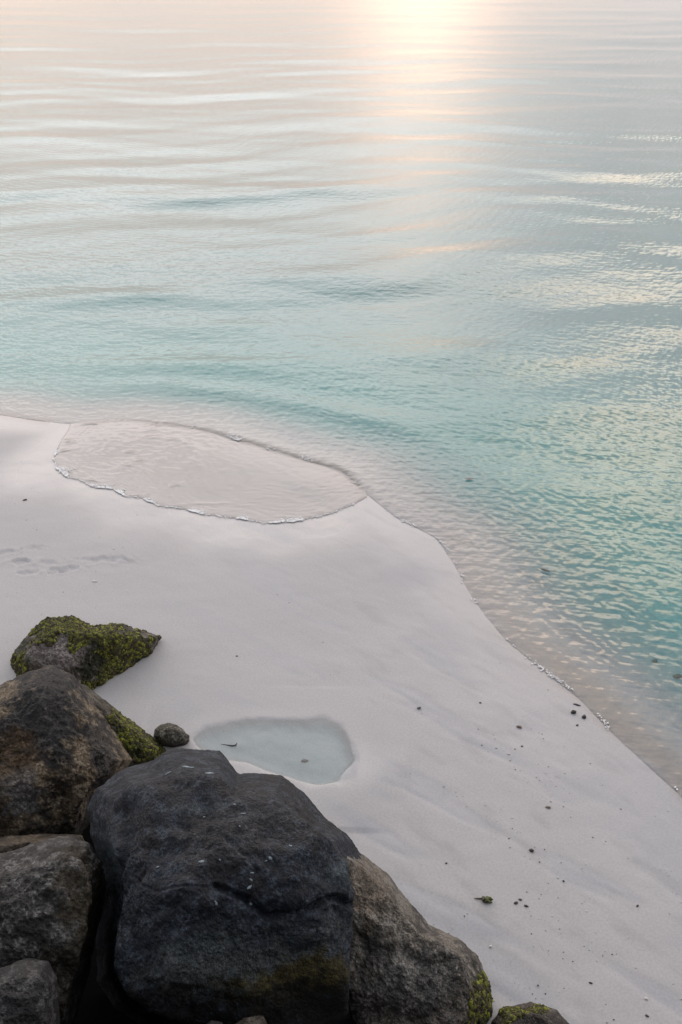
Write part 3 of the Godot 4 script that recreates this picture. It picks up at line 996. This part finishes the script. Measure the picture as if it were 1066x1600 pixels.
	boulder("small_rock", "small brown stone chip under the black boulder, right one of two", Vector3(-0.39, 0.80, -3.01), Vector3(0.08, 0.81, 0.58),
		[-0.093, 0.035, -0.023, 0.067, 0.073, 0.070, 0.094, 0.020, 0.076, -0.077, -0.085, -0.060], [[0.0, 0.4, 0.9, 0.06]],
		{"n": 30, "seed": 12, "rough": 0.7, "dark": Vector3(.08, .06, .045), "mid": Vector3(.14, .11, .085), "light": Vector3(.2, .17, .14)})


# ---------------------------------------------------------------- foam
func scatter(called: String, label: String, mesh: Mesh, mat: Material, spots: Array, tints := PackedColorArray()) -> void:
	var mm := MultiMesh.new()
	mm.transform_format = MultiMesh.TRANSFORM_3D
	mm.use_colors = tints.size() > 0
	mm.mesh = mesh
	mm.instance_count = spots.size()
	for i in spots.size():
		mm.set_instance_transform(i, spots[i])
		if tints.size():
			mm.set_instance_color(i, tints[i])
	var o := MultiMeshInstance3D.new()
	o.name = numbered(called)
	o.multimesh = mm
	o.material_override = mat
	add_child(o, true)
	tag(o, label, "", "", "stuff")

func bubble_mesh() -> ArrayMesh:
	var sphere := cube_sphere(3)
	return closed_mesh(sphere[0], sphere[1], PackedColorArray())[0]

func build_foam() -> void:
	var foam := StandardMaterial3D.new()
	foam.albedo_color = Color(0.78, 0.78, 0.78).linear_to_srgb()
	foam.roughness = 0.5
	var bubble := bubble_mesh()
	var spots := []
	var na := 240
	var inner := PackedVector2Array()
	for i in range(5, 12):
		inner.append(shore[i])
	var f := smooth_line(inner, na)
	var e := smooth_line(swash_edge, na)
	for i in na * 16:
		var t := rng.randf()
		var a := t * (na - 1.001)
		var i0 := int(a)
		var p := e[i0].lerp(e[i0 + 1], a - i0)
		var into := (f[i0] - p).normalized()
		p -= into * n_mid.get_noise_2d(t * 9.0, 0.5) * 0.06 * smoothstep(0.0, 0.08, t) * smoothstep(1.0, 0.92, t)
		var thick := 0.010 + 0.05 * smoothstep(0.15, 0.55, n_mid.get_noise_2d(t * 14.0, 7.7))
		thick += 0.10 * (exp(-pow((t - 0.27) / 0.02, 2.0)) + exp(-pow((t - 0.40) / 0.012, 2.0)) + 0.7 * exp(-pow((t - 0.44) / 0.012, 2.0)) + exp(-pow((t - 0.80) / 0.02, 2.0)))
		if rng.randf() > smoothstep(0.06, 0.2, t) * (0.12 + 0.88 * smoothstep(0.012, 0.045, thick)) * smoothstep(1.0, 0.9, t):
			continue
		p += into * absf(rng.randfn(0.0, thick * 0.5)) + Vector2(rng.randfn(0, .003), rng.randfn(0, .003))
		var y := sand_h(p.x, p.y, shore_d(p.x, p.y)) + 0.009
		var s := rng.randf_range(0.003, 0.008)
		spots.append(Transform3D(Basis.from_scale(Vector3(s, s * 0.5, s)), Vector3(p.x, y, p.y)))
	# broken froth along the breaking front and along the right-hand waterline
	var right := PackedVector2Array()
	for i in range(11, 23):
		right.append(shore[i])
	var rl := smooth_line(right, 400)
	for i in 3000:
		var t := rng.randf()
		var a := t * 398.99
		var i0 := int(a)
		var p := rl[i0].lerp(rl[i0 + 1], a - i0)
		var on := smoothstep(-0.1, 0.4, n_mid.get_noise_2d(t * 16.0, 3.3))
		if rng.randf() > on * (0.35 + 0.65 * smoothstep(0.5, 0.8, t)):
			continue
		p += Vector2(rng.randfn(0.012, 0.012), rng.randfn(0, 0.01))
		var s := rng.randf_range(0.003, 0.007)
		spots.append(Transform3D(Basis.from_scale(Vector3(s, s * 0.5, s)), Vector3(p.x, maxf(sand_h(p.x, p.y, shore_d(p.x, p.y)), 0.006) + 0.002, p.y)))
	for i in 3500:
		var t := rng.randf()
		var i0 := int(t * (na - 1))
		var p := f[i0]
		var on := smoothstep(0.05, 0.5, n_mid.get_noise_2d(t * 13.0, 9.1)) * smoothstep(0.3, 0.5, t)
		if rng.randf() > on * 0.9:
			continue
		p += Vector2(rng.randfn(0, .02), -absf(rng.randfn(0.02, 0.05)))
		var s := rng.randf_range(0.003, 0.008)
		spots.append(Transform3D(Basis.from_scale(Vector3(s, s * 0.5, s)), Vector3(p.x, 0.016, p.y)))
	scatter("foam", "thin white foam along the edge of the water", bubble, foam, spots)


# ---------------------------------------------------------------- pebbles, shells, leaf, weed
func pebble_mesh(size: Vector3, seed_: float, n := 8) -> ArrayMesh:
	var sphere := cube_sphere(n)
	var v := PackedVector3Array()
	for d in sphere[0]:
		var k: float = 1.0 + 0.45 * n_mid.get_noise_3d(d.x * 0.9 + seed_, d.y * 0.9, d.z * 0.9)
		v.append(Vector3(d.x * size.x, d.y * size.y, d.z * size.z) * k)
	return closed_mesh(v, sphere[1], PackedColorArray())[0]

var litter_mats := {}

func litter_material(c: Color) -> StandardMaterial3D:
	if not litter_mats.has(c):
		var m := StandardMaterial3D.new()
		m.albedo_color = c.linear_to_srgb()
		m.roughness = 0.6
		litter_mats[c] = m
	return litter_mats[c]

func ground_y(x: float, z: float) -> float:
	return sand_h(x, z, shore_d(x, z))

func litter(called: String, category: String, label: String, x: float, z: float, size: Vector3, c: Color, turn := 0.0, group := "", y := -99.0) -> void:
	size *= 0.70
	var o := put(called, pebble_mesh(size, x * 7.0 + z * 3.0), litter_material(c))
	o.position = Vector3(x, (ground_y(x, z) if y < -50.0 else y) + size.y * 0.35, z)
	o.rotation.y = turn
	tag(o, label, category, group)

func build_litter() -> void:
	var dark := Color(.045, .042, .038)
	var grey := Color(.11, .105, .10)
	var tan_ := Color(.16, .125, .10)
	var white := Color(.62, .60, .56)
	var G := "pebbles on the beach"
	litter("pebble", "pebble", "dark oval pebble, first of three in a row beside the green seaweed", 0.99, -4.36, Vector3(.017, .010, .012), dark, 0.4, G)
	litter("pebble", "pebble", "grey pebble in the middle of the three beside the green seaweed", 1.018, -4.385, Vector3(.014, .009, .009), grey, -0.4, G)
	litter("pebble", "pebble", "dark pebble, farthest from the green seaweed of the three in a row", 1.045, -4.34, Vector3(.017, .009, .010), dark, -0.3, G)
	litter("pebble", "pebble", "blackish green pebble at the waterline, upper one of the close pair", 1.64, -6.09, Vector3(.028, .020, .022), Color(.022, .028, .016), 0.2, G)
	litter("pebble", "pebble", "blackish pebble at the waterline, lower one of the close pair", 1.705, -6.04, Vector3(.024, .017, .020), Color(.02, .02, .02), 1.1, G)
	litter("pebble", "pebble", "small brown pebble just below the blackish pair at the waterline", 1.64, -5.95, Vector3(.014, .008, .010), tan_ * 0.5, 0.7, G)
	litter("pebble", "pebble", "brown pebble with a raised trail of sand behind it, midway along the waterline", 1.23, -5.91, Vector3(.027, .014, .016), tan_, -0.4, G)
	litter("pebble", "pebble", "brown flat pebble below the bluish wet streak", 1.30, -5.13, Vector3(.022, .011, .013), tan_, -0.25, G)
	litter("pebble", "pebble", "dark grey pebble standing alone above the green seaweed", 1.14, -4.76, Vector3(.020, .013, .015), dark, -0.6, G)
	litter("pebble", "pebble", "dark flat pebble alone on smooth sand above and right of the tide pool", 0.55, -6.09, Vector3(.020, .010, .014), grey, 0.1, G)
	litter("pebble", "pebble", "tiny dark pebble below the brown pebble with the sand trail", 1.22, -5.71, Vector3(.011, .007, .008), dark, 0.0, G)
	litter("pebble", "pebble", "dark pebble on smooth sand left of the swash, nearest the left edge", -2.99, -9.14, Vector3(.028, .012, .015), dark, 0.3, G)
	litter("pebble", "pebble", "dark pebble beside the white shell bit at the right lower corner", 1.56, -3.65, Vector3(.014, .006, .009), dark, -0.5, G)
	litter("pebble", "pebble", "small dark pebble up the sand from the three in a row", 1.29, -4.53, Vector3(.009, .007, .008), dark, 0.0, G)
	litter("pebble", "pebble", "tiny dark pebble on bare sand near the round mossy boulder", 1.03, -3.82, Vector3(.007, .005, .006), dark, 0.0, G)
	litter("pebble", "pebble", "dark flat pebble between the round mossy boulder and the white shell bit", 1.31, -3.84, Vector3(.013, .006, .008), dark, -0.4, G)
	litter("pebble", "pebble", "brown pebble near the top of the grey brown boulder", 0.62, -4.65, Vector3(.010, .007, .008), tan_ * 0.6, 0.2, G)
	litter("pebble", "pebble", "dark pebble alone near the right edge level with the seaweed", 1.68, -4.36, Vector3(.013, .007, .008), dark, 0.8, G)
	litter("pebble", "pebble", "small black pebble on the sand just right of the tide pool rim", 0.20, -5.98, Vector3(.011, .006, .007), dark, 0.0, G)
	litter("pebble", "pebble", "small dark pebble in the smooth sand right of the mossy boulder", -0.78, -6.67, Vector3(.012, .006, .008), dark, 0.0, G)
	litter("pebble", "pebble", "tiny dark pebble between the waterline pair and the lone flat pebble", 0.99, -6.17, Vector3(.013, .006, .008), dark, 0.0, G)
	litter("pebble", "pebble", "larger lump of grey stone lying in the tide pool", -0.24, -5.54, Vector3(.030, .018, .020), Color(.21, .20, .185), 0.2, G, POOL_LEVEL - 0.02)
	litter("pebble", "pebble", "small tan stone at the near rim of the tide pool", -0.38, -5.37, Vector3(.024, .013, .015), Color(.19, .17, .14), -0.2, G, POOL_LEVEL - 0.02)
	var S := "shell bits on the beach"
	litter("shell", "shell", "white shell bit beside the footprints", -2.04, -7.67, Vector3(.030, .010, .013), white, 0.0, S)
	litter("shell", "shell", "rounded white shell bit in the right lower corner", 1.58, -3.75, Vector3(.013, .009, .010), white, 0.0, S)
	litter("shell", "shell", "small white shell bit near the top of the round mossy boulder's sand", 0.81, -4.06, Vector3(.011, .007, .008), white, 0.5, S)
	litter("shell", "shell", "tiny white shell bit below the brown pebble with the sand trail", 1.12, -5.63, Vector3(.012, .006, .008), white, 0.0, S)
	litter("shell", "shell", "tiny white shell bit between the flat brown and dark grey pebbles", 1.06, -5.03, Vector3(.009, .006, .007), white, 0.0, S)
	# seaweed clump
	var weed := Node3D.new()
	weed.name = "seaweed"
	add_child(weed)
	weed.position = Vector3(0.83, ground_y(0.83, -4.37), -4.37)
	tag(weed, "small clump of bright green seaweed lying on the bare sand", "seaweed")
	for i in 16:
		var a := rng.randf() * TAU
		var r := rng.randf() * 0.6
		var fr := put("frond", pebble_mesh(Vector3(.016, .006, .008), i * 3.1, 5), litter_material(Color(.07, .085, .012) if i % 3 else Color(.035, .03, .012)), weed)
		fr.position = Vector3(cos(a) * r * 0.045, 0.006 + rng.randf() * 0.010, sin(a) * r * 0.03)
		fr.rotation = Vector3(rng.randf_range(-.5, .5), rng.randf() * TAU, rng.randf_range(-.5, .5))
	var stalk := put("stalk", pebble_mesh(Vector3(.030, .003, .004), 2.0, 5), litter_material(Color(.08, .06, .02)), weed)
	stalk.position = Vector3(-0.045, 0.004, -0.015)
	# floating leaf, twig in the pool, dark weed on the foam line, sunken stones
	var leaf := put("leaf", leaf_mesh(0.052, 0.016), litter_material(Color(.045, .04, .03)))
	leaf.position = Vector3(1.75, 0.012, -7.97)
	leaf.rotation.y = -0.55
	tag(leaf, "dark pointed leaf floating in the shallow turquoise water", "leaf")
	var bit := put("leaf", leaf_mesh(0.05, 0.022), litter_material(Color(.16, .15, .14)))
	bit.position = Vector3(1.27, 0.016, -9.67)
	bit.rotation.y = 0.1
	tag(bit, "greyish leaf scrap floating farther out on the pale water", "leaf")
	var twig := put("twig", twig_mesh(), litter_material(Color(.035, .035, .038)))
	twig.position = Vector3(-0.75, POOL_LEVEL + 0.003, -5.68)
	tag(twig, "dark bent twig lying in the tide pool", "twig")
	litter("weed_scrap", "weed", "dark weed scrap on the foam line above the blackish pebbles", 1.68, -6.18, Vector3(.036, .008, .012), Color(.05, .045, .045), -0.4)
	litter("sunken_stone", "stone", "dark stone under deep turquoise water near the right edge, the nearer one", 2.52, -6.62, Vector3(.07, .015, .04), Color(.07, .075, .065), 0.3)
	litter("sunken_stone", "stone", "dark stone under deep turquoise water near the right edge, the farther one", 2.40, -6.80, Vector3(.06, .012, .03), Color(.10, .10, .09), 0.9)
	# loose grit, too small to count
	var bubble := pebble_mesh(Vector3.ONE, 4.4, 3)
	var spots := []
	var tints := PackedColorArray()
	while spots.size() < 1050:
		var x := rng.randf_range(-3.6, 2.6)
		var z := rng.randf_range(-10.5, -3.3)
		var d := shore_d(x, z)
		var q := Vector2(x, z)
		if d < 0.1 or Geometry2D.is_point_in_polygon(q, pool_edge):
			continue
		var dense := smoothstep(-0.4, 1.2, x + 0.25 * (z + 4.0)) * smoothstep(-7.4, -4.6, z) + 0.25 * smoothstep(-1.5, -2.8, x) * smoothstep(-9.3, -8.2, z) + 0.03
		dense *= smoothstep(-0.25, 0.5, n_mid.get_noise_2d((x + z) * 0.6, (z - x) * 2.0))
		if rng.randf() > dense:
			continue
		var s := 0.0012 + 0.0026 * pow(rng.randf(), 4.0)
		spots.append(Transform3D(Basis.from_euler(Vector3(0, rng.randf() * TAU, 0)).scaled(Vector3(s * 1.5, s, s)), Vector3(x, ground_y(x, z), z)))
		var g := rng.randf()
		tints.append(Color(.10, .09, .08) if g < 0.22 else Color(.20, .17, .145) if g < 0.68 else Color(.62, .60, .57))
	var gm := StandardMaterial3D.new()
	gm.vertex_color_use_as_albedo = true
	gm.roughness = 0.7
	scatter("shell_grit", "fine dark and white grit strewn over the sand", bubble, gm, spots, tints)

func leaf_mesh(long: float, wide: float) -> ArrayMesh:
	var sphere := cube_sphere(8)
	var v := PackedVector3Array()
	for d in sphere[0]:
		var taper: float = 1.0 - d.x * d.x * 0.75
		v.append(Vector3(d.x * long, d.y * 0.002 + 0.004 * d.x * d.x, d.z * wide * taper))
	return closed_mesh(v, sphere[1], PackedColorArray())[0]

func twig_mesh() -> ArrayMesh:
	var path := [Vector3(-0.055, 0, -0.01), Vector3(-0.02, 0.002, 0.0), Vector3(0.02, 0.004, 0.012), Vector3(0.045, 0.003, 0.006), Vector3(0.052, 0.002, -0.02)]
	var radius := [0.0015, 0.003, 0.006, 0.006, 0.002]
	var v := PackedVector3Array()
	var index := PackedInt32Array()
	for i in path.size():
		var ahead: Vector3 = (path[mini(i + 1, path.size() - 1)] - path[maxi(i - 1, 0)]).normalized()
		var side := ahead.cross(Vector3.UP).normalized()
		for k in 8:
			v.append(path[i] + (side * cos(TAU * k / 8.0) + Vector3.UP * sin(TAU * k / 8.0)) * radius[i])
	for i in path.size() - 1:
		for k in 8:
			var a := i * 8 + k
			var b := i * 8 + (k + 1) % 8
			index.append_array([a, b, a + 8, b, b + 8, a + 8])
	return closed_mesh(v, index, PackedColorArray())[0]
